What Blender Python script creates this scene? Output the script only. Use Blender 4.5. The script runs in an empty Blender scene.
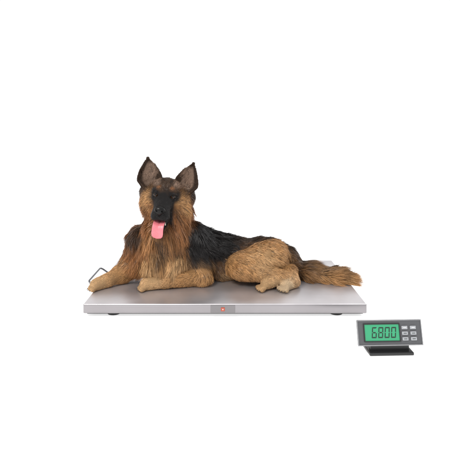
import bpy, bmesh, math
import numpy as np
from mathutils import Vector, Matrix, kdtree
rng = np.random.default_rng(7)
scene = bpy.context.scene
scene.view_settings.view_transform = 'Standard'
scene.view_settings.look = 'None'
scene.view_settings.exposure = 0
COL = scene.collection

# ------------------------------------------------------------------ helpers
TOP = 0.05                      # height of the weighing deck
CAMY, CAMZ, FP = -1.70, 0.713, 454.0
def P(px, py, y):               # measured position -> metres
    Z = y - CAMY
    return np.array([(px-225)*Z/FP, y, CAMZ-(py-127)*Z/FP])
def R(r, y): return r*(y-CAMY)/FP

def link(o, parent=None):
    COL.objects.link(o)
    if parent is not None: o.parent = parent
    return o
def mesh_obj(name, verts, faces, mat=None, parent=None, smooth=False):
    me = bpy.data.meshes.new(name)
    me.from_pydata([tuple(map(float, v)) for v in verts], [], faces); me.update()
    if smooth: me.shade_smooth()
    if mat: me.materials.append(mat)
    return link(bpy.data.objects.new(name, me), parent)
def bm_obj(name, bm, mat=None, parent=None, smooth=False):
    me = bpy.data.meshes.new(name); bm.to_mesh(me); bm.free()
    if smooth: me.shade_smooth()
    if mat: me.materials.append(mat)
    return link(bpy.data.objects.new(name, me), parent)
def box(bm, lo, hi, bev=0.0, seg=3, M=None):
    r = bmesh.ops.create_cube(bm, size=1)
    vs = r['verts']
    for v in vs:
        v.co = Vector([lo[i]+(v.co[i]+.5)*(hi[i]-lo[i]) for i in range(3)])
    if bev:
        es = list({e for v in vs for e in v.link_edges})
        rr = bmesh.ops.bevel(bm, geom=es, offset=bev, segments=seg, affect='EDGES', profile=.5)
    return bm
def newmat(name):
    m = bpy.data.materials.new(name); m.use_nodes = True
    nt = m.node_tree; b = nt.nodes['Principled BSDF']
    return m, nt, b
def simple(name, col, rough=.5, metal=0, emis=None, es=0, noise=.0, nscale=60, coat=0):
    m, nt, b = newmat(name)
    b.inputs['Base Color'].default_value = (*col, 1)
    b.inputs['Roughness'].default_value = rough
    b.inputs['Metallic'].default_value = metal
    b.inputs['Coat Weight'].default_value = coat
    if emis:
        b.inputs['Emission Color'].default_value = (*emis, 1)
        b.inputs['Emission Strength'].default_value = es
    if noise:
        tc = nt.nodes.new('ShaderNodeTexCoord')
        n = nt.nodes.new('ShaderNodeTexNoise'); n.inputs['Scale'].default_value = nscale
        nt.links.new(tc.outputs['Object'], n.inputs['Vector'])
        mx = nt.nodes.new('ShaderNodeMix'); mx.data_type = 'RGBA'
        mx.inputs['A'].default_value = (*[c*(1-noise) for c in col], 1)
        mx.inputs['B'].default_value = (*[min(1, c*(1+noise)) for c in col], 1)
        nt.links.new(n.outputs['Fac'], mx.inputs['Factor'])
        nt.links.new(mx.outputs['Result'], b.inputs['Base Color'])
        bp = nt.nodes.new('ShaderNodeBump'); bp.inputs['Strength'].default_value = .15
        bp.inputs['Distance'].default_value = .001
        nt.links.new(n.outputs['Fac'], bp.inputs['Height'])
        nt.links.new(bp.outputs['Normal'], b.inputs['Normal'])
    return m
def steel(name, base, rough, metal=1.0, sx=2.0, sy=900.0, mott=0.0):
    m, nt, b = newmat(name)
    tc = nt.nodes.new('ShaderNodeTexCoord')
    mp = nt.nodes.new('ShaderNodeMapping'); mp.inputs['Scale'].default_value = (sx, sy, sy)
    n = nt.nodes.new('ShaderNodeTexNoise'); n.inputs['Scale'].default_value = 1.0
    n.inputs['Detail'].default_value = 4
    nt.links.new(tc.outputs['Object'], mp.inputs['Vector']); nt.links.new(mp.outputs['Vector'], n.inputs['Vector'])
    n2 = nt.nodes.new('ShaderNodeTexNoise'); n2.inputs['Scale'].default_value = 7; n2.inputs['Detail'].default_value = 6
    nt.links.new(tc.outputs['Object'], n2.inputs['Vector'])
    cr = nt.nodes.new('ShaderNodeMix'); cr.data_type = 'RGBA'
    cr.inputs['A'].default_value = (*[c*.86 for c in base], 1)
    cr.inputs['B'].default_value = (*[c*1.1 for c in base], 1)
    nt.links.new(n.outputs['Fac'], cr.inputs['Factor'])
    mo = nt.nodes.new('ShaderNodeMapRange'); mo.inputs['From Min'].default_value = .3; mo.inputs['From Max'].default_value = .7
    mo.inputs['To Min'].default_value = 1-mott; mo.inputs['To Max'].default_value = 1+mott*.6
    nt.links.new(n2.outputs['Fac'], mo.inputs['Value'])
    vm = nt.nodes.new('ShaderNodeVectorMath'); vm.operation = 'SCALE'
    nt.links.new(cr.outputs['Result'], vm.inputs[0]); nt.links.new(mo.outputs['Result'], vm.inputs['Scale'])
    nt.links.new(vm.outputs['Vector'], b.inputs['Base Color'])
    mr = nt.nodes.new('ShaderNodeMapRange'); mr.inputs['To Min'].default_value = rough*.7; mr.inputs['To Max'].default_value = rough*1.3
    nt.links.new(n2.outputs['Fac'], mr.inputs['Value']); nt.links.new(mr.outputs['Result'], b.inputs['Roughness'])
    bp = nt.nodes.new('ShaderNodeBump'); bp.inputs['Strength'].default_value = .08; bp.inputs['Distance'].default_value = .0005
    nt.links.new(n.outputs['Fac'], bp.inputs['Height']); nt.links.new(bp.outputs['Normal'], b.inputs['Normal'])
    b.inputs['Metallic'].default_value = metal
    b.inputs['Anisotropic'].default_value = .4
    return m

# ------------------------------------------------------------------ surface nets
def surface_nets(F, org, h):
    s = F < 0
    n = np.array(F.shape)
    c = np.zeros(n-1, dtype=np.int8)
    offs = [(i, j, k) for i in (0, 1) for j in (0, 1) for k in (0, 1)]
    for i, j, k in offs:
        c += s[i:n[0]-1+i, j:n[1]-1+j, k:n[2]-1+k]
    act = (c > 0) & (c < 8)
    idx = -np.ones(c.shape, dtype=np.int64)
    I = np.argwhere(act); idx[act] = np.arange(len(I))
    acc = np.zeros((len(I), 3)); cnt = np.zeros(len(I))
    for a in offs:
        for ax in range(3):
            if a[ax] == 1: continue
            b = list(a); b[ax] = 1
            fa = F[I[:, 0]+a[0], I[:, 1]+a[1], I[:, 2]+a[2]]
            fb = F[I[:, 0]+b[0], I[:, 1]+b[1], I[:, 2]+b[2]]
            m = (fa < 0) != (fb < 0)
            t = np.where(m, fa/np.where(m, fa-fb, 1), 0)
            p = np.tile(np.array(a, float), (len(I), 1)); p[:, ax] = t
            acc += p*m[:, None]; cnt += m
    V = (I+acc/cnt[:, None])*h+org
    Q = []
    def emit(m, base, o):
        for sign in (0, 1):
            e = np.argwhere(m[sign])+base
            q = [idx[e[:, 0]+d[0], e[:, 1]+d[1], e[:, 2]+d[2]] for d in o]
            q = np.stack(q, 1)
            if sign: q = q[:, ::-1]
            Q.append(q)
    A, B = s[:-1, 1:-1, 1:-1], s[1:, 1:-1, 1:-1]
    emit((A & ~B, ~A & B), np.array([0, 1, 1]), [(0, -1, -1), (0, 0, -1), (0, 0, 0), (0, -1, 0)])
    A, B = s[1:-1, :-1, 1:-1], s[1:-1, 1:, 1:-1]
    emit((A & ~B, ~A & B), np.array([1, 0, 1]), [(-1, 0, -1), (-1, 0, 0), (0, 0, 0), (0, 0, -1)])
    A, B = s[1:-1, 1:-1, :-1], s[1:-1, 1:-1, 1:]
    emit((A & ~B, ~A & B), np.array([1, 1, 0]), [(-1, -1, 0), (0, -1, 0), (0, 0, 0), (-1, 0, 0)])
    return V, np.concatenate(Q)

class Prim: pass
def d_cone(X, a, ra, b, rb):
    ab = b-a; L = max(1e-9, ab@ab)
    h = np.clip(((X-a)@ab)/L, 0, 1)
    return np.linalg.norm(X-a-h[..., None]*ab, axis=-1)-(ra+(rb-ra)*h)
def d_ell(X, c, r, M):
    q = (X-c)@M.T
    k0 = np.linalg.norm(q/r, axis=-1); k1 = np.linalg.norm(q/(r*r), axis=-1)
    return k0*(k0-1)/np.maximum(k1, 1e-9)
prims = []
def cone(a, ra, b, rb, col, ln, comb=None, k=.02, cover=1.0):
    p = Prim(); p.f = lambda X: d_cone(X, a, ra, b, rb)
    p.lo = np.minimum(a-ra, b-rb); p.hi = np.maximum(a+ra, b+rb)
    p.col = np.array(col); p.len = ln; p.k = k
    p.comb = np.array(comb if comb is not None else (b-a), float); p.comb = p.comb/np.linalg.norm(p.comb)
    prims.append(p); return p
def ell(c, r, M, col, ln, comb, k=.015):
    p = Prim(); r = np.array(r, float); p.f = lambda X: d_ell(X, c, r, M)
    m = r.max(); p.lo = c-m; p.hi = c+m
    p.col = np.array(col); p.len = ln; p.k = k; p.comb = np.array(comb, float)/np.linalg.norm(comb)
    prims.append(p); return p
def cloud(pts, rad, col, ln, comb, k=.008):
    p = Prim(); pts = np.array(pts); rad = np.array(rad)
    def f(X):
        out = np.full(X.shape[:-1], 9.0)
        for c, r in zip(pts, rad):
            out = np.minimum(out, np.linalg.norm(X-c, axis=-1)-r)
        return out
    p.f = f; p.lo = (pts-rad[:, None]).min(0); p.hi = (pts+rad[:, None]).max(0)
    p.col = np.array(col); p.len = ln; p.k = k; p.comb = np.array(comb, float)/np.linalg.norm(comb)
    prims.append(p); return p

# ------------------------------------------------------------------ dog
TAN = (.42, .225, .092); GOLD = (.56, .35, .175); RED = (.28, .112, .038)
DK = (.036, .020, .012); BLK = (.010, .0085, .0085); CREAM = (.62, .45, .28); SABLE = (.10, .050, .022)
def pc(a, b, col, ln, comb=None, k=.02):
    return cone(P(*a[:3]), R(a[3], a[2]), P(*b[:3]), R(b[3], b[2]), col, ln, comb, k)

# trunk
pc((172, 247, .30, 26), (220, 255, .36, 20), BLK, .030, (1, 0, -.35), .03)
pc((220, 256, .36, 19), (262, 257, .35, 17), SABLE, .022, (1, -.1, -.25), .03)
pc((165, 238, .26, 22), (165, 256, .24, 22), TAN, .038, (0, -.15, -1), .03)
pc((169, 208, .27, 19), (166, 236, .275, 26), RED, .040, (0, -.1, -1), .03)
pc((143, 240, .28, 15), (136, 262, .26, 12), RED, .032, (-.2, 0, -1), .03)
pc((191, 240, .28, 17), (198, 266, .26, 13), BLK, .028, (.3, 0, -1), .03)
# belly between elbow and thigh
pc((205, 266, .30, 12), (240, 268, .28, 10), SABLE, .024, (.6, -.2, -.5), .02)
# front legs
pc((134, 262, .26, 11), (124, 272, .24, 9), TAN, .018, (-.8, 0, -.6))
pc((124, 272, .24, 9), (108, 280, .185, 6.5), TAN, .009, (-1, 0, -.4))
pc((108, 280, .185, 6.3), (96, 285, .150, 6.2), GOLD, .006, (-1, -.2, -.3), .012)
pc((198, 266, .25, 12), (203, 277, .21, 8.5), TAN, .022, (.4, 0, -.7))
pc((203, 278, .21, 8), (166, 281, .165, 6.4), TAN, .010, (-1, 0, -.2))
pc((166, 281, .165, 6.2), (146, 284.5, .150, 6.3), GOLD, .006, (-1, -.1, -.3), .012)
# hindquarters
pc((262, 256, .33, 18), (284, 262, .33, 15), SABLE, .026, (1, 0, -.3), .03)
pc((272, 257, .28, 16.5), (238, 265, .215, 11.5), TAN, .020, (.9, -.1, -.5), .02)
pc((238, 269, .205, 10), (282, 277, .185, 7), TAN, .014, (1, 0, -.5), .008)
pc((284, 278, .185, 5.8), (266, 284, .150, 5.3), GOLD, .006, (-1, 0, -.2), .012)
pc((290, 272, .22, 7), (294, 281, .18, 5.5), TAN, .012, (.4, -.2, -1), .02)
pc((294, 282, .18, 5.2), (286, 286, .145, 5.2), CREAM, .006, (-.6, -.4, -.3), .01)
# tail
pc((284, 266, .33, 9), (308, 273, .29, 9), SABLE, .040, (1, -.1, -.25), .02)
pc((308, 273, .29, 9), (335, 277, .25, 8), TAN, .045, (1, -.05, -.12), .02)
pc((335, 277, .25, 8), (347, 279, .235, 5), TAN, .045, (1, 0, 0.02), .02)

# toes
claws = []
def toes(cx, cy, y, d, n=4, col=TAN, spread=.0105, r=.0098):
    c = P(cx, cy, y); d = np.array(d, float); d /= np.linalg.norm(d)
    side = np.cross(d, (0, 0, 1)); side /= np.linalg.norm(side)
    for i in range(n):
        s = (i-(n-1)/2)
        out = c+side*s*spread*1.15+d*(.016-abs(s)*.0045)
        out[2] = TOP+r*1.02
        back = c+side*s*spread*.6-d*.012; back[2] = TOP+.016
        cone(back, r*.85, out, r, col, .0035, d, .0025)
        claws.append((out+d*r*.75-np.array([0, 0, r*.15]), d))
toes(94, 286, .140, (-1, -.55, 0), col=GOLD)
toes(143.5, 286, .140, (-1, -.35, 0), col=GOLD)
toes(262, 287, .138, (-1, -.45, 0), col=GOLD)
toes(284, 288, .132, (-.7, -.8, 0), col=CREAM)

# head frame
H = P(166.5, 195, .24)
yaw, roll = math.radians(1.0), math.radians(7)
Mz = Matrix.Rotation(-yaw, 3, 'Z')
f0 = Mz @ Vector((0, -1, 0))
Rr = Matrix.Rotation(-roll, 3, f0)
ax_f = np.array(f0); ax_r = np.array(Rr @ (Mz @ Vector((1, 0, 0)))); ax_u = np.array(Rr @ Vector((0, 0, 1)))
if ax_r[2] > 0:
    Rr = Matrix.Rotation(roll, 3, f0)
    ax_r = np.array(Rr @ (Mz @ Vector((1, 0, 0)))); ax_u = np.array(Rr @ Vector((0, 0, 1)))
HM = np.stack([ax_r, ax_u, ax_f])
def h(r, u, f): return H+r*ax_r+u*ax_u+f*ax_f
def hv(r, u, f): return r*ax_r+u*ax_u+f*ax_f
ell(h(0, .014, .0), (.072, .058, .07), HM, SABLE, .010, hv(0, .6, -1), .02)
for s in (-1, 1):
    ell(h(s*.046, -.018, .010), (.038, .042, .040), HM, TAN, .014, hv(s*.9, -.3, -.7), .02)
    ell(h(s*.030, .026, .050), (.024, .012, .018), HM, SABLE, .006, hv(s*.3, .8, -.6), .010)
    ell(h(s*.019, -.070, .108), (.019, .021, .030), HM, BLK, .004, hv(s*.3, -.5, -.8), .01)  # flews
    ell(h(s*.072, -.040, -.012), (.034, .046, .035), HM, RED, .030, hv(s*.6, -1, -.3), .025)
    ell(h(s*.076, .006, -.018), (.038, .040, .032), HM, DK, .020, hv(s*.6, -.8, -.3), .025)
cone(h(0, -.016, .045), .042, h(0, -.052, .122), .029, BLK, .0050, hv(0, .5, -1), .018)
cone(h(0, .000, .055), .023, h(0, -.034, .130), .0175, BLK, .0040, hv(0, .6, -1), .014)
cone(h(0, -.078, .03), .032, h(0, -.120, .102), .020, DK, .006, hv(0, -.4, -1), .012)
# ears
ear_pts = []
EW = .050
def earw(t):
    t = max(t, -.15)
    w = EW*(1-max(0, (t-.24)/.76)**1.55)*(.42+.58*min(1, (t+.15)/.38)**.8)
    return max(w, .004)
for s in (-1, 1):
    pts = []; rad = []
    base = h(s*.070, .034, -.010); tip = h(s*.098, .147, .000)
    up = tip-base; side = hv(s*1, -.22, 0.25); side /= np.linalg.norm(side); fwd = hv(s*.15, 0, 1)
    for t in np.linspace(-.15, 1, 20):
        w = earw(t)
        for q in np.linspace(-1, 1, 15):
            pts.append(base+up*t+side*q*w+fwd*(.026*(q*q)*(1-max(t, 0)*.7)-.006)); rad.append(.0056-.0016*max(t, 0))
    cloud(pts, rad, DK, .005, up, .006)
    ear_pts.append((base, up, side, fwd))

hstep = .0036
lo = np.min([p.lo for p in prims], 0)-.03; hi = np.max([p.hi for p in prims], 0)+.03
lo[2] = max(lo[2], TOP-.012)
n = np.ceil((hi-lo)/hstep).astype(int)+1
F = np.full(n, .5, dtype=np.float64)
def add_prim(p):
    a = np.maximum(0, ((p.lo-.035-lo)/hstep).astype(int)); b = np.minimum(n, ((p.hi+.035-lo)/hstep).astype(int)+2)
    g = np.stack(np.meshgrid(*[lo[i]+np.arange(a[i], b[i])*hstep for i in range(3)], indexing='ij'), -1)
    d = p.f(g)
    S = F[a[0]:b[0], a[1]:b[1], a[2]:b[2]]
    hh = np.maximum(p.k-np.abs(S-d), 0)/p.k
    F[a[0]:b[0], a[1]:b[1], a[2]:b[2]] = np.minimum(S, d)-hh*hh*p.k*.25
for p in prims: add_prim(p)
def carve(a, ra, b, rb):
    l = np.minimum(a-ra, b-rb)-.02; u = np.maximum(a+ra, b+rb)+.02
    A = np.maximum(0, ((l-lo)/hstep).astype(int)); B = np.minimum(n, ((u-lo)/hstep).astype(int)+2)
    g = np.stack(np.meshgrid(*[lo[i]+np.arange(A[i], B[i])*hstep for i in range(3)], indexing='ij'), -1)
    d = -d_cone(g, a, ra, b, rb)
    S = F[A[0]:B[0], A[1]:B[1], A[2]:B[2]]
    F[A[0]:B[0], A[1]:B[1], A[2]:B[2]] = np.maximum(S, d)
for sx in (-.012, .012):
    carve(h(sx, -.080, .06), .012, h(sx, -.098, .150), .015)
# eye sockets, then lids over them
eyes = [h(s*.0355, .007, .0655) for s in (-1, 1)]
for e in eyes: carve(e+hv(0, 0, .006), .0105, e+hv(0, 0, .02), .012)
for e, s in zip(eyes, (-1, 1)):
    q = cone(e+hv(-s*.013, .0045, .001), .0042, e+hv(0, .0105, .0055), .0050, BLK, .003, hv(0, 1, -.5), .003); add_prim(q)
    q = cone(e+hv(0, .0105, .0055), .0050, e+hv(s*.014, .007, -.002), .0042, BLK, .003, hv(0, 1, -.5), .003); add_prim(q)
    q = cone(e+hv(-s*.012, -.005, .002), .0032, e+hv(s*.010, -.0095, .001), .0036, BLK, .003, hv(0, -1, -.5), .003); add_prim(q)
zz = lo[2]+np.arange(n[2])*hstep
F = np.maximum(F, (TOP+.0015-zz)[None, None, :])
V, Q = surface_nets(F, lo, hstep)

# attributes per vertex
W = np.zeros(len(V)); C = np.zeros((len(V), 3)); LN = np.zeros(len(V)); CB = np.zeros((len(V), 3))
for p in prims:
    d = np.full(len(V), 9.0)
    m = np.all((V > p.lo-.08) & (V < p.hi+.08), axis=1)
    d[m] = p.f(V[m])
    w = np.exp(-np.clip(d, -.02, 9)/.007); w[~m] = 0
    W += w; C += w[:, None]*p.col; LN += w*p.len; CB += w[:, None]*p.comb
W = np.maximum(W, 1e-12)
C /= W[:, None]; LN /= W; CB /= W[:, None]
def vnoise(X, f, seed=0):
    r = np.random.default_rng(seed); out = np.zeros(len(X))
    for i in range(6):
        k = r.normal(size=3)*f; out += np.sin(X@k+r.uniform(0, 6.28))
    return out/6**.5
def paint(c, r, col, st=1.0, soft=.5, sc=(1, 1, 1), ln=None):
    global C, LN
    d = np.linalg.norm((V-c)/np.array(sc), axis=1)+vnoise(V, 150, 5)*r*.16
    w = np.clip((r-d)/(r*soft)+.5, 0, 1)*st
    C = C*(1-w[:, None])+np.array(col)*w[:, None]
    if ln is not None: LN = LN*(1-w)+ln*w
# mane / body markings (in metres)
paint(P(132, 230, .22), .062, DK, .92, .7)
paint(P(147, 222, .22), .030, RED, .7, .8)
paint(P(190, 222, .20), .042, SABLE, .85, .8)
paint(P(202, 242, .24), .072, BLK, .98, .5)
paint(P(150, 266, .16), .035, GOLD, .75, .8)
paint(P(178, 264, .16), .040, GOLD, .75, .8)
paint(P(161, 248, .165), .034, DK, .85, .8, (.8, 1, 1.5))
paint(P(176, 243, .165), .026, BLK, .75, .9, (.8, 1, 1.3))
paint(P(146, 246, .19), .028, RED, .8, .8)
paint(P(222, 244, .34), .090, BLK, .98, .5)
paint(P(226, 274, .26), .030, GOLD, .7, .8)
paint(P(255, 236, .34), .058, DK, .92, .65, (1.6, 1, .70))
paint(P(285, 246, .34), .042, DK, .8, .8)
paint(P(262, 264, .22), .060, GOLD, .75, .9)
paint(P(232, 258, .25), .030, SABLE, .7, .9)
paint(P(300, 265, .31), .040, DK, .75, .8)
paint(P(330, 270, .26), .035, DK, .7, .9, (1.8, 1, .6))
paint(P(330, 284, .26), .035, GOLD, .5, .9, (1.8, 1, .6))
# head markings
paint(h(0, .045, .03), .064, DK, .75, .8)
for s in (-1, 1):
    paint(h(s*.068, -.026, .03), .034, TAN, .9, .6)
    paint(h(s*.028, .036, .062), .010, RED, .6, .7)
    paint(h(s*.037, .002, .064), .027, BLK, .97, .5)
    paint(h(s*.048, -.050, .050), .024, RED, .5, .8)
paint(h(0, .000, .072), .028, BLK, .9, .6)
paint(h(0, -.055, .110), .073, BLK, .98, .35)
paint(h(0, -.118, .095), .040, BLK, .95, .5, ln=.006)
for (b, up, sd, fw) in ear_pts:
    rel = V-b; t = rel@up/(up@up); q = rel@sd
    ww = np.array([earw(x) for x in np.clip(t, -.1, 1)])
    fr = rel@fw
    near_ = (np.linalg.norm(rel, axis=1) < .15) & (t > -.05)
    back = fr-(.026*(q/ww)**2*(1-np.clip(t, 0, 1)*.7)-.006)
    w = np.clip((.84-np.abs(q)/ww)/.22, 0, 1)*np.clip((t-.0)/.1, 0, 1)*np.clip((.9-t)/.15, 0, 1)*near_*(back > 0)
    C[:] = C*(1-w[:, None])+np.array((.22, .145, .105))*w[:, None]
    m = near_ & (t > .1) & (t < .7) & (back > 0) & (q < 0) & (np.abs(q)/ww < .8)
    LN[m] = .014
LN *= (1+.18*vnoise(V, 60, 3)).clip(.6, 1.5)
def bare(c, r, l=0.0):
    d = np.linalg.norm(V-c, axis=1); w = np.clip((r-d)/(r*.3), 0, 1)
    LN[:] = LN*(1-w)+l*w
for e in eyes: bare(e+hv(0, 0, .004), .0145)
nose_c = h(0, -.038, .1485)
bare(nose_c, .018)
bare(h(0, -.097, .12), .026)
bare(h(0, -.086, .085), .022)

m_body, nt, b = newmat('dog_skin')
at = nt.nodes.new('ShaderNodeAttribute'); at.attribute_name = 'fur_color'
nt.links.new(at.outputs['Color'], b.inputs['Base Color']); b.inputs['Roughness'].default_value = .8
b.inputs['Specular IOR Level'].default_value = .2
m_fur, nt, b = newmat('dog_fur')
at = nt.nodes.new('ShaderNodeAttribute'); at.attribute_name = 'fur_color'
nt.links.new(at.outputs['Color'], b.inputs['Base Color']); b.inputs['Roughness'].default_value = .38
b.inputs['Specular IOR Level'].default_value = .26

def fast_mesh(name, V, Q, mat, colors=None, parent=None):
    me = bpy.data.meshes.new(name)
    me.vertices.add(len(V)); me.vertices.foreach_set('co', np.ascontiguousarray(V, dtype=np.float32).ravel())
    me.loops.add(Q.size); me.loops.foreach_set('vertex_index', np.ascontiguousarray(Q, dtype=np.int32).ravel())
    me.polygons.add(len(Q)); me.polygons.foreach_set('loop_start', np.arange(0, Q.size, Q.shape[1], dtype=np.int32))
    me.update(calc_edges=True)
    me.shade_smooth()
    if colors is not None:
        a = me.attributes.new('fur_color', 'FLOAT_COLOR', 'POINT')
        cc = np.ones((len(V), 4), dtype=np.float32); cc[:, :3] = colors
        a.data.foreach_set('color', cc.ravel())
    me.materials.append(mat)
    return link(bpy.data.objects.new(name, me), parent)
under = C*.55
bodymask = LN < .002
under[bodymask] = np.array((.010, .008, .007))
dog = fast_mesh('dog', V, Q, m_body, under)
dog['label'] = 'long-haired black and tan German shepherd lying down, tongue out'
dog['category'] = 'dog'
NRM = np.empty(len(V)*3, dtype=np.float32); dog.data.vertices.foreach_get('normal', NRM); NRM = NRM.reshape(-1, 3).astype(float)

# fur ribbons
T = np.concatenate([Q[:, [0, 1, 2]], Q[:, [0, 2, 3]]])
A, B_, C_ = V[T[:, 0]], V[T[:, 1]], V[T[:, 2]]
area = np.linalg.norm(np.cross(B_-A, C_-A), axis=1)/2
ctr = (A+B_+C_)/3
tl = LN[T].mean(1)
dens = np.where(tl < .0018, 0, np.clip(.020/np.maximum(tl, .003), .8, 3.0))
dens *= np.where(ctr[:, 2] < TOP+.004, 0, 1)
fn = NRM[T[:, 0]]
dens *= np.where(fn[:, 1] > .55, .30, 1)
NF = 430000
pr = area*dens; pr /= pr.sum()
ti = rng.choice(len(T), NF, p=pr)
u = rng.random((NF, 2)); su = np.sqrt(u[:, 0]); bc = np.stack([1-su, su*(1-u[:, 1]), su*u[:, 1]], 1)
def interp(X): return (X[T[ti]]*bc[..., None]).sum(1) if X.ndim == 2 else (X[T[ti]]*bc).sum(1)
root = interp(V); nn = interp(NRM); nn /= np.linalg.norm(nn, axis=1)[:, None]+1e-9
cb = interp(CB); ln = interp(LN); fc = interp(C)
tang = cb-(cb*nn).sum(1)[:, None]*nn
tn = np.linalg.norm(tang, axis=1)[:, None]; tang = tang/np.maximum(tn, .25)
wav = np.stack([vnoise(root, 55, 11), vnoise(root, 55, 12), vnoise(root, 55, 13)], 1)
lift = np.clip(.18+ln*9, .20, .55)[:, None]
longf = np.clip(ln/.03, .25, 1)[:, None]
d0 = nn*lift+tang+wav*.30*longf+rng.normal(size=(NF, 3))*.12
d0 /= np.linalg.norm(d0, axis=1)[:, None]
ln = ln*rng.uniform(.5, 1.2, NF)
ts = np.array([0, .33, .68, 1.0])
bend = tang*.35-nn*.12+np.array([0, 0, -.25])*np.clip(ln/.04, 0, 1)[:, None]+wav*.14*longf+rng.normal(size=(NF, 3))*.06
pts = root[:, None, :]-nn[:, None, :]*.001+ln[:, None, None]*(ts[None, :, None]*d0[:, None, :]+(ts**2)[None, :, None]*bend[:, None, :])
# clumping
NG = NF//55
gi = rng.choice(NF, NG, replace=False)
kd = kdtree.KDTree(NG)
for i, g in enumerate(gi): kd.insert(root[g], i)
kd.balance()
near = np.fromiter((kd.find(r)[1] for r in root), dtype=np.int64, count=NF)
g = gi[near]
ok = (np.linalg.norm(root-root[g], axis=1) < .02) & ((nn*nn[g]).sum(1) > .5)
cl = (ok*rng.uniform(.05, .6, NF)*np.clip((ln-.006)/.02, .05, 1))[:, None]*(ts**1.4)[None, :]
rel = pts[g]-root[g][:, None, :]
rel = rel*(ln/np.maximum(ln[g], 1e-4)).clip(.5, 1.5)[:, None, None]
pts = pts*(1-cl[..., None])+(root[g][:, None, :]+rel)*cl[..., None]
pts[..., 2] = np.maximum(pts[..., 2], TOP+.0012+rng.random(pts.shape[:2])*.003)
gv = rng.normal(size=NG)[near]
lowf = vnoise(root, 45, 31)
val = np.clip(1+.13*gv+.16*rng.normal(size=NF)+.12*lowf, .4, 1.8)
col = fc*val[:, None]
dark = (rng.random(NF) < .12+.08*np.clip(lowf, 0, 1.5)+.18*(gv > 1.1)) & (ln > .008)
col[dark] *= .25
light = (rng.random(NF) < .10)
col[light] = col[light]*1.3+.004
wd = np.clip(.00038+ln*.010, .00038, .00070)
wprof = np.array([1.0, 1.0, .7, .08])
dirs = np.gradient(pts, axis=1)
sd = np.cross(dirs, nn[:, None, :]+rng.normal(size=(NF, 1, 3))*.45)
sd /= np.linalg.norm(sd, axis=2)[..., None]+1e-9
off = sd*(wd[:, None]*wprof[None, :])[..., None]
FV = np.stack([pts-off, pts+off], 2).reshape(-1, 3)
base = (np.arange(NF)*8)[:, None, None]
seg = np.array([[0, 1, 3, 2], [2, 3, 5, 4], [4, 5, 7, 6]])[None]
FQ = (base+seg).reshape(-1, 4)
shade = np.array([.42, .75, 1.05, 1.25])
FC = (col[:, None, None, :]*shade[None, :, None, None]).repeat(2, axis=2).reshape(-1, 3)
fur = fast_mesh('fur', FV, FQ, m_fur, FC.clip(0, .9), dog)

# eyes
m_eye, nt, b = newmat('dog_eye')
b.inputs['Roughness'].default_value = .10; b.inputs['Specular IOR Level'].default_value = .3
tc = nt.nodes.new('ShaderNodeTexCoord'); vl = nt.nodes.new('ShaderNodeVectorMath'); vl.operation = 'DISTANCE'
vl.inputs[1].default_value = (0, 0, 1)
nt.links.new(tc.outputs['Object'], vl.inputs[0])
rp = nt.nodes.new('ShaderNodeValToRGB')
nt.links.new(vl.outputs['Value'], rp.inputs['Fac'])
e = rp.color_ramp.elements; e[0].position = 0; e[0].color = (.002, .002, .002, 1); e[1].position = .36; e[1].color = (.002, .002, .002, 1)
for pos, c in ((.42, (.030, .012, .005, 1)), (.66, (.045, .018, .007, 1)), (.74, (.004, .003, .003, 1))):
    x = rp.color_ramp.elements.new(pos); x.color = c
nt.links.new(rp.outputs['Color'], b.inputs['Base Color'])
for c in eyes:
    bm = bmesh.new(); bmesh.ops.create_uvsphere(bm, u_segments=32, v_segments=20, radius=1)
    o = bm_obj('eye', bm, m_eye, dog, True)
    o.scale = (.0118,)*3; o.location = c-hv(0, 0, .0045)
    o.rotation_mode = 'QUATERNION'; o.rotation_quaternion = Vector(ax_f*.96+np.array((0, 0, .12))).to_track_quat('Z', 'Y')
# nose
hs = .0012
nlo = nose_c-.034; N3 = int(.068/hs)
g3 = np.stack(np.meshgrid(*[nlo[i]+np.arange(N3)*hs for i in range(3)], indexing='ij'), -1)
dn = d_ell(g3, nose_c, np.array((.0225, .0150, .014)), HM)
dn2 = d_ell(g3, nose_c+hv(0, -.008, -.002), np.array((.011, .013, .012)), HM)
kk = np.maximum(.005-np.abs(dn-dn2), 0)/.005; dn = np.minimum(dn, dn2)-kk*kk*.00125
for s in (-1, 1):
    dn = np.maximum(dn, -d_ell(g3, nose_c+hv(s*.0115, -.002, .012), np.array((.0046, .0040, .007)), HM))
    dn = np.maximum(dn, -d_cone(g3, nose_c+hv(s*.013, -.004, .010), .0024, nose_c+hv(s*.021, -.006, .002), .0012))
dn = np.maximum(dn, -d_cone(g3, nose_c+hv(0, -.004, .015), .0011, nose_c+hv(0, -.02, .011), .0011))
NV, NQ = surface_nets(dn, nlo, hs)
m_nose = simple('wet_nose', (.004, .0035, .0035), .30, noise=.3, nscale=500)
m_nose.node_tree.nodes['Principled BSDF'].inputs['Specular IOR Level'].default_value = .22
fast_mesh('nose', NV, NQ, m_nose, None, dog)
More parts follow.
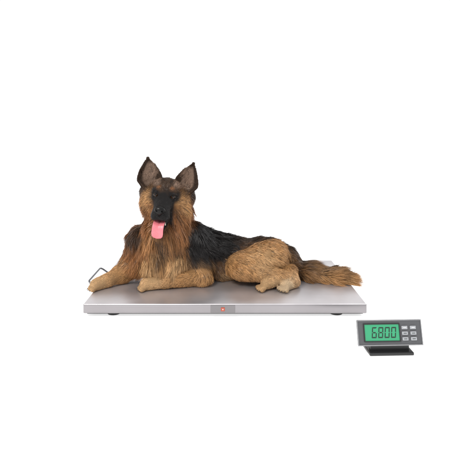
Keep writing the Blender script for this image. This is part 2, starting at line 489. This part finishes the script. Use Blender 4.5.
# tongue
m_tongue = simple('tongue_pink', (.64, .17, .20), .38, noise=.2, nscale=180)
m_tongue.node_tree.nodes['Principled BSDF'].inputs['Subsurface Weight'].default_value = .12
m_tongue.node_tree.nodes['Principled BSDF'].inputs['Subsurface Radius'].default_value = (.01, .004, .003)
path = [(0, -.090, .055, .016, .004), (0, -.090, .09, .020, .004), (0, -.094, .118, .0225, .004), (0, -.103, .136, .0225, .004),
        (.000, -.117, .142, .0225, .0042), (.0005, -.131, .141, .0235, .0042), (.001, -.142, .138, .0215, .004), (.001, -.150, .136, .016, .0034), (.001, -.1535, .135, .007, .002)]
ps = np.array(path); NT = 48; tt = np.linspace(0, len(ps)-1, NT)
pp = np.stack([np.interp(tt, np.arange(len(ps)), ps[:, i]) for i in range(5)], 1)
for _ in range(3): pp[1:-1] = (pp[:-2]+2*pp[1:-1]+pp[2:])/4
vs = []; fs = []
for i in range(NT):
    c = h(*pp[i, :3]); d = h(*pp[min(i+1, NT-1), :3])-h(*pp[max(i-1, 0), :3]); d /= np.linalg.norm(d)
    up = np.cross(ax_r, d); up /= np.linalg.norm(up)
    if up@(ax_u+ax_f) < 0: up = -up
    for j in range(20):
        a = j/20*2*math.pi
        x = math.cos(a)*pp[i, 3]; y = math.sin(a)*pp[i, 4]
        fade = min(1, (NT-1-i)/12)
        groove = -.0034*math.exp(-(x/.004)**2)*fade
        curl = .006*(x/pp[i, 3])**2*fade
        vs.append(c+ax_r*x+up*(y+groove+curl))
for i in range(NT-1):
    for j in range(20):
        fs.append([i*20+j, i*20+(j+1) % 20, (i+1)*20+(j+1) % 20, (i+1)*20+j])
fs.append(list(range(20))[::-1]); fs.append([(NT-1)*20+j for j in range(20)])
tg = mesh_obj('tongue', vs, fs, m_tongue, dog, True)
m_tooth = simple('tooth_ivory', (.75, .70, .58), .3)
for s in (-1, 1):
    bm = bmesh.new(); bmesh.ops.create_cone(bm, segments=12, radius1=.0026, radius2=.0006, depth=.012, cap_ends=True)
    o = bm_obj('tooth', bm, m_tooth, dog, True); o.location = h(s*.0225, -.099, .104)
m_claw = simple('claw_dark', (.03, .022, .018), .35)
for c, d in claws:
    bm = bmesh.new(); bmesh.ops.create_cone(bm, segments=10, radius1=.0026, radius2=.0006, depth=.010, cap_ends=True)
    o = bm_obj('claw', bm, m_claw, dog, True)
    dd = d.copy(); dd[2] = -.45
    c = c+d*.003; c[2] = max(c[2], TOP+.0055)
    o.location = c; o.rotation_mode = 'QUATERNION'; o.rotation_quaternion = Vector(dd).to_track_quat('Z', 'Y')

# ------------------------------------------------------------------ platform scale
m_deck = steel('brushed_steel_deck', (.60, .575, .59), .36, .80, mott=.13)
m_steel_shaded = steel('brushed_steel_shaded', (.30, .285, .295), .34, mott=.08)  # deck steel with a darker base, dimmer reflection of the sides painted in
m_black = simple('black_rubber', (.018, .018, .019), .6, noise=.2, nscale=120)
m_chrome = simple('handle_steel', (.16, .16, .17), .25, 1)
sc = bpy.data.objects.new('platform_scale', None); link(sc); sc.location = (0, .28, 0)
sc['label'] = 'flat stainless steel platform scale with side handle, under the dog'; sc['category'] = 'scale'
def child(o): o.parent = sc; o.matrix_parent_inverse = Matrix.Translation((0, -.28, 0)); return o
HW = .532
bm = bmesh.new(); box(bm, (-HW, 0, .014), (HW, .56, TOP), .005, 4)
o = child(bm_obj('deck', bm, m_deck))
o.data.materials.append(m_steel_shaded)
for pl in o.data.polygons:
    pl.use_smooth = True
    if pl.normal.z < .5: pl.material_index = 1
o.data.set_sharp_from_angle(angle=math.radians(60))
bm = bmesh.new(); box(bm, (-HW+.012, .012, .009), (HW-.012, .548, .0145), 0)
child(bm_obj('base_frame', bm, m_black))
for x in (-.425, .425):
    for y in (.045, .515):
        bm = bmesh.new()
        bmesh.ops.create_cone(bm, segments=32, radius1=.026, radius2=.023, depth=.0135, cap_ends=True)
        o = bm_obj('foot', bm, m_black); o.location = (x, y, .0068); child(o)
def tube(path, r, name, mat, parent=None, seg=12):
    cu = np.array(path, float); vs = []; fs = []
    N = len(cu); up0 = np.array((0, 0, 1.0))
    for i in range(N):
        d = cu[min(i+1, N-1)]-cu[max(i-1, 0)]; d /= np.linalg.norm(d)
        a = np.cross(d, up0)
        if np.linalg.norm(a) < .1: a = np.array((0, 1.0, 0))
        a /= np.linalg.norm(a); b2 = np.cross(a, d)
        for j in range(seg):
            t = j/seg*2*math.pi; vs.append(cu[i]+r*(a*math.cos(t)+b2*math.sin(t)))
    for i in range(N-1):
        for j in range(seg): fs.append([i*seg+j, (i+1)*seg+j, (i+1)*seg+(j+1) % seg, i*seg+(j+1) % seg])
    return mesh_obj(name, vs, fs, mat, parent, True)
cor = [(-HW+.002, .20, .036), (-HW-.040, .20, .066), (-HW-.040, .39, .066), (-HW+.002, .39, .036)]
pth = []
c = [np.array(q) for q in cor]
pth.append(c[0])
for i in (1, 2):
    a = c[i]+(c[i-1]-c[i])/np.linalg.norm(c[i-1]-c[i])*.018; e2 = c[i]+(c[i+1]-c[i])/np.linalg.norm(c[i+1]-c[i])*.018
    for t in np.linspace(0, 1, 8): pth.append((1-t)**2*a+2*t*(1-t)*c[i]+t*t*e2)
pth.append(c[3])
child(tube(pth, .0042, 'handle', m_chrome))
m_plate = simple('badge_plate', (.20, .19, .195), .4, .6)
m_red = simple('badge_red', (.42, .075, .04), .5)
m_pale = simple('badge_pale', (.62, .50, .46), .4)
bx = -.008
bm = bmesh.new(); box(bm, (bx-.046, -.0025, .017), (bx+.046, .001, .046), .001, 2)
bd = child(bm_obj('badge', bm, m_plate))
bm = bmesh.new(); box(bm, (bx-.007, -.0042, .0245), (bx+.007, -.0024, .0385), .0005, 2)
o = bm_obj('badge_emblem', bm, m_red); o.parent = bd
bm = bmesh.new(); bmesh.ops.create_circle(bm, cap_ends=True, segments=24, radius=.0025, matrix=Matrix.Translation((bx, -.0047, .0315)) @ Matrix.Rotation(math.pi/2, 4, 'X'))
o = bm_obj('emblem_mark', bm, m_pale); o.parent = bd

# ------------------------------------------------------------------ display unit
DX, DY = .520, -.275
dsp = bpy.data.objects.new('scale_display', None); link(dsp); dsp.location = (DX, DY, 0)
dsp.rotation_euler = (0, 0, math.radians(2))
dsp['label'] = 'grey digital weight display with green screen on a black stand'; dsp['category'] = 'display'
m_house = simple('display_housing', (.075, .075, .08), .4, .2, noise=.15, nscale=90)
m_bez = simple('display_bezel', (.30, .30, .31), .32, .8, noise=.1, nscale=150)
m_panel = simple('display_panel', (.075, .077, .083), .45, noise=.08, nscale=300)
m_lcd = simple('green_screen', (.03, .27, .13), .22, emis=(.05, .50, .23), es=.16)
m_seg = simple('screen_digit', (.006, .02, .012), .4)
m_btn = simple('button_grey', (.33, .34, .36), .4, noise=.1)
m_btnt = simple('button_mark', (.8, .8, .8), .5)
m_stand = simple('stand_black', (.015, .015, .016), .35)
tilt = Matrix.Translation((0, 0, .026)) @ Matrix.Rotation(math.radians(-14), 4, 'X')
def dchild(o, par=None):
    o.parent = par or dsp; return o
w2, ht = .1045, .078
def prismbox(bm, w0, h0, h1, y0, y1, inset):
    f = [(-w0, y0, h0), (w0, y0, h0), (w0, y0, h1), (-w0, y0, h1)]
    bk = [(-w0+inset, y1, h0+inset*.3), (w0-inset, y1, h0+inset*.3), (w0-inset, y1, h1-inset), (-w0+inset, y1, h1-inset)]
    v = [bm.verts.new(q) for q in f+bk]
    for q in ([0, 1, 2, 3], [5, 4, 7, 6], [4, 0, 3, 7], [1, 5, 6, 2], [3, 2, 6, 7], [4, 5, 1, 0]): bm.faces.new([v[i] for i in q])
    bmesh.ops.bevel(bm, geom=bm.edges[:], offset=.003, segments=3, affect='EDGES')
bm = bmesh.new(); prismbox(bm, w2, 0, ht, 0, .030, .012); bm.transform(tilt)
hs_ = dchild(bm_obj('housing', bm, m_house, smooth=False))
def ring(w0, h0, h1, t, y0, y1, mat, name, M, par):
    bm = bmesh.new()
    for lo_, hi_ in (((-w0, y0, h0), (w0, y1, h0+t)), ((-w0, y0, h1-t), (w0, y1, h1)), ((-w0, y0, h0+t), (-w0+t, y1, h1-t)), ((w0-t, y0, h0+t), (w0, y1, h1-t))):
        box(bm, lo_, hi_, 0)
    bm.transform(M); return dchild(bm_obj(name, bm, mat), par)
ring(w2-.001, .001, ht-.001, .003, -.003, .0005, m_bez, 'bezel', tilt, None)
bm = bmesh.new(); box(bm, (-w2+.0042, -.0015, .0042), (w2-.0042, .0005, ht-.0042)); bm.transform(tilt)
dchild(bm_obj('front_panel', bm, m_panel))
lx0, lx1, lz0, lz1 = -.080, .030, .0155, .0635
bm = bmesh.new(); box(bm, (lx0, -.0025, lz0), (lx1, -.0014, lz1)); bm.transform(tilt)
scr = dchild(bm_obj('screen', bm, m_lcd))
ring2 = ring((lx1-lx0)/2+.003, lz0-.003, lz1+.003, .003, -.0045, -.0014, m_stand, 'screen_frame', tilt @ Matrix.Translation(((lx0+lx1)/2, 0, 0)), None)
SEG = {'0': 'abcdef', '8': 'abcdefg', '6': 'acdefg'}
def seven(ch, x0, z0, w, hh, t, vs, fs):
    g = t*.12
    segs = {'a': ((g, hh), (w-g, hh), (w-t, hh-t), (t, hh-t)), 'd': ((g, 0), (w-g, 0), (w-t, t), (t, t)),
            'f': ((0, hh-g), (t-g, hh-t-g), (t-g, hh/2+t*.5), (0, hh/2+g)), 'b': ((w, hh-g), (w-t+g, hh-t-g), (w-t+g, hh/2+t*.5), (w, hh/2+g)),
            'e': ((0, g), (t-g, t+g), (t-g, hh/2-t*.5), (0, hh/2-g)), 'c': ((w, g), (w-t+g, t+g), (w-t+g, hh/2-t*.5), (w, hh/2-g)),
            'g': ((t, hh/2+t*.5), (w-t, hh/2+t*.5), (w-t, hh/2-t*.5), (t, hh/2-t*.5))}
    for s in SEG[ch]:
        b0 = len(vs)
        for x, z in segs[s]: vs.append(tilt @ Vector((x0+x+z*.12, -.0029, z0+z)))
        fs.append([b0, b0+1, b0+2, b0+3])
vs, fs = [], []
for i, ch in enumerate('6800'):
    seven(ch, lx0+.021+i*.0205, lz0+.008, .0155, .032, .0036, vs, fs)
o = mesh_obj('screen_digits', vs, fs, m_seg); o.parent = scr
for cidx in range(2):
    for ridx in range(3):
        x = .048+cidx*.027; z = .0535-ridx*.0165
        bm = bmesh.new(); box(bm, (x-.0095, -.005, z-.005), (x+.0095, -.0014, z+.005), .0015, 3); bm.transform(tilt)
        bt = dchild(bm_obj('button', bm, m_btn))
        bm = bmesh.new(); box(bm, (x-.005, -.0054, z-.0008), (x+.005, -.0049, z+.0008)); bm.transform(tilt)
        bmk = bm_obj('button_mark', bm, m_btnt if ridx == 0 else m_seg); bmk.parent = bt
bm = bmesh.new(); box(bm, (-.070, -.012, .0), (.070, .062, .010), .003, 3)
dchild(bm_obj('stand_base', bm, m_stand))
bm = bmesh.new(); box(bm, (-.062, .006, .008), (.062, .020, .040), .002, 2)
dchild(bm_obj('stand_bracket', bm, m_stand))

# ------------------------------------------------------------------ ground, light, camera
mg, nt, b = newmat('white_glow_ground')
b.inputs['Base Color'].default_value = (.85, .85, .85, 1); b.inputs['Roughness'].default_value = .9
b.inputs['Specular IOR Level'].default_value = 0
nz = nt.nodes.new('ShaderNodeTexNoise'); nz.inputs['Scale'].default_value = 3
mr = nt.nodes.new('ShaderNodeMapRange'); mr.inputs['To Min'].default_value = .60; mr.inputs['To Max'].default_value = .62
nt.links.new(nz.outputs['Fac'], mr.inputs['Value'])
b.inputs['Emission Color'].default_value = (1, 1, 1, 1)  # painted glow: the floor emits so it stays white, it is no lamp
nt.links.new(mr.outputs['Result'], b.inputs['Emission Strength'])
g = mesh_obj('ground', [(-60, -20, 0), (60, -20, 0), (60, 120, 0), (-60, 120, 0)], [[0, 1, 2, 3]], mg)
g['kind'] = 'structure'
w = bpy.data.worlds.new('World'); scene.world = w; w.use_nodes = True
w.node_tree.nodes['Background'].inputs[0].default_value = (1, 1, 1, 1)
w.node_tree.nodes['Background'].inputs[1].default_value = 1.02
def area(loc, tgt, size, power, col=(1, 1, 1)):
    l = bpy.data.lights.new('softbox', 'AREA'); l.size = size; l.energy = power; l.color = col
    o = bpy.data.objects.new('softbox', l); link(o); o.location = loc
    o.rotation_euler = (Vector(tgt)-Vector(loc)).to_track_quat('-Z', 'Y').to_euler()
area((-1.2, -1.4, 2.3), (0, .25, .2), .7, 50, (1, .97, .93))
area((1.8, .9, 1.7), (0.1, .25, .2), .7, 16)
cam = bpy.data.cameras.new('Camera'); co = bpy.data.objects.new('Camera', cam); link(co)
co.location = (0, CAMY, CAMZ); co.rotation_euler = (math.pi/2, 0, 0)
cam.sensor_width = 36; cam.lens = 36*FP/450
cam.shift_y = -98/450
cam.clip_end = 500
scene.camera = co
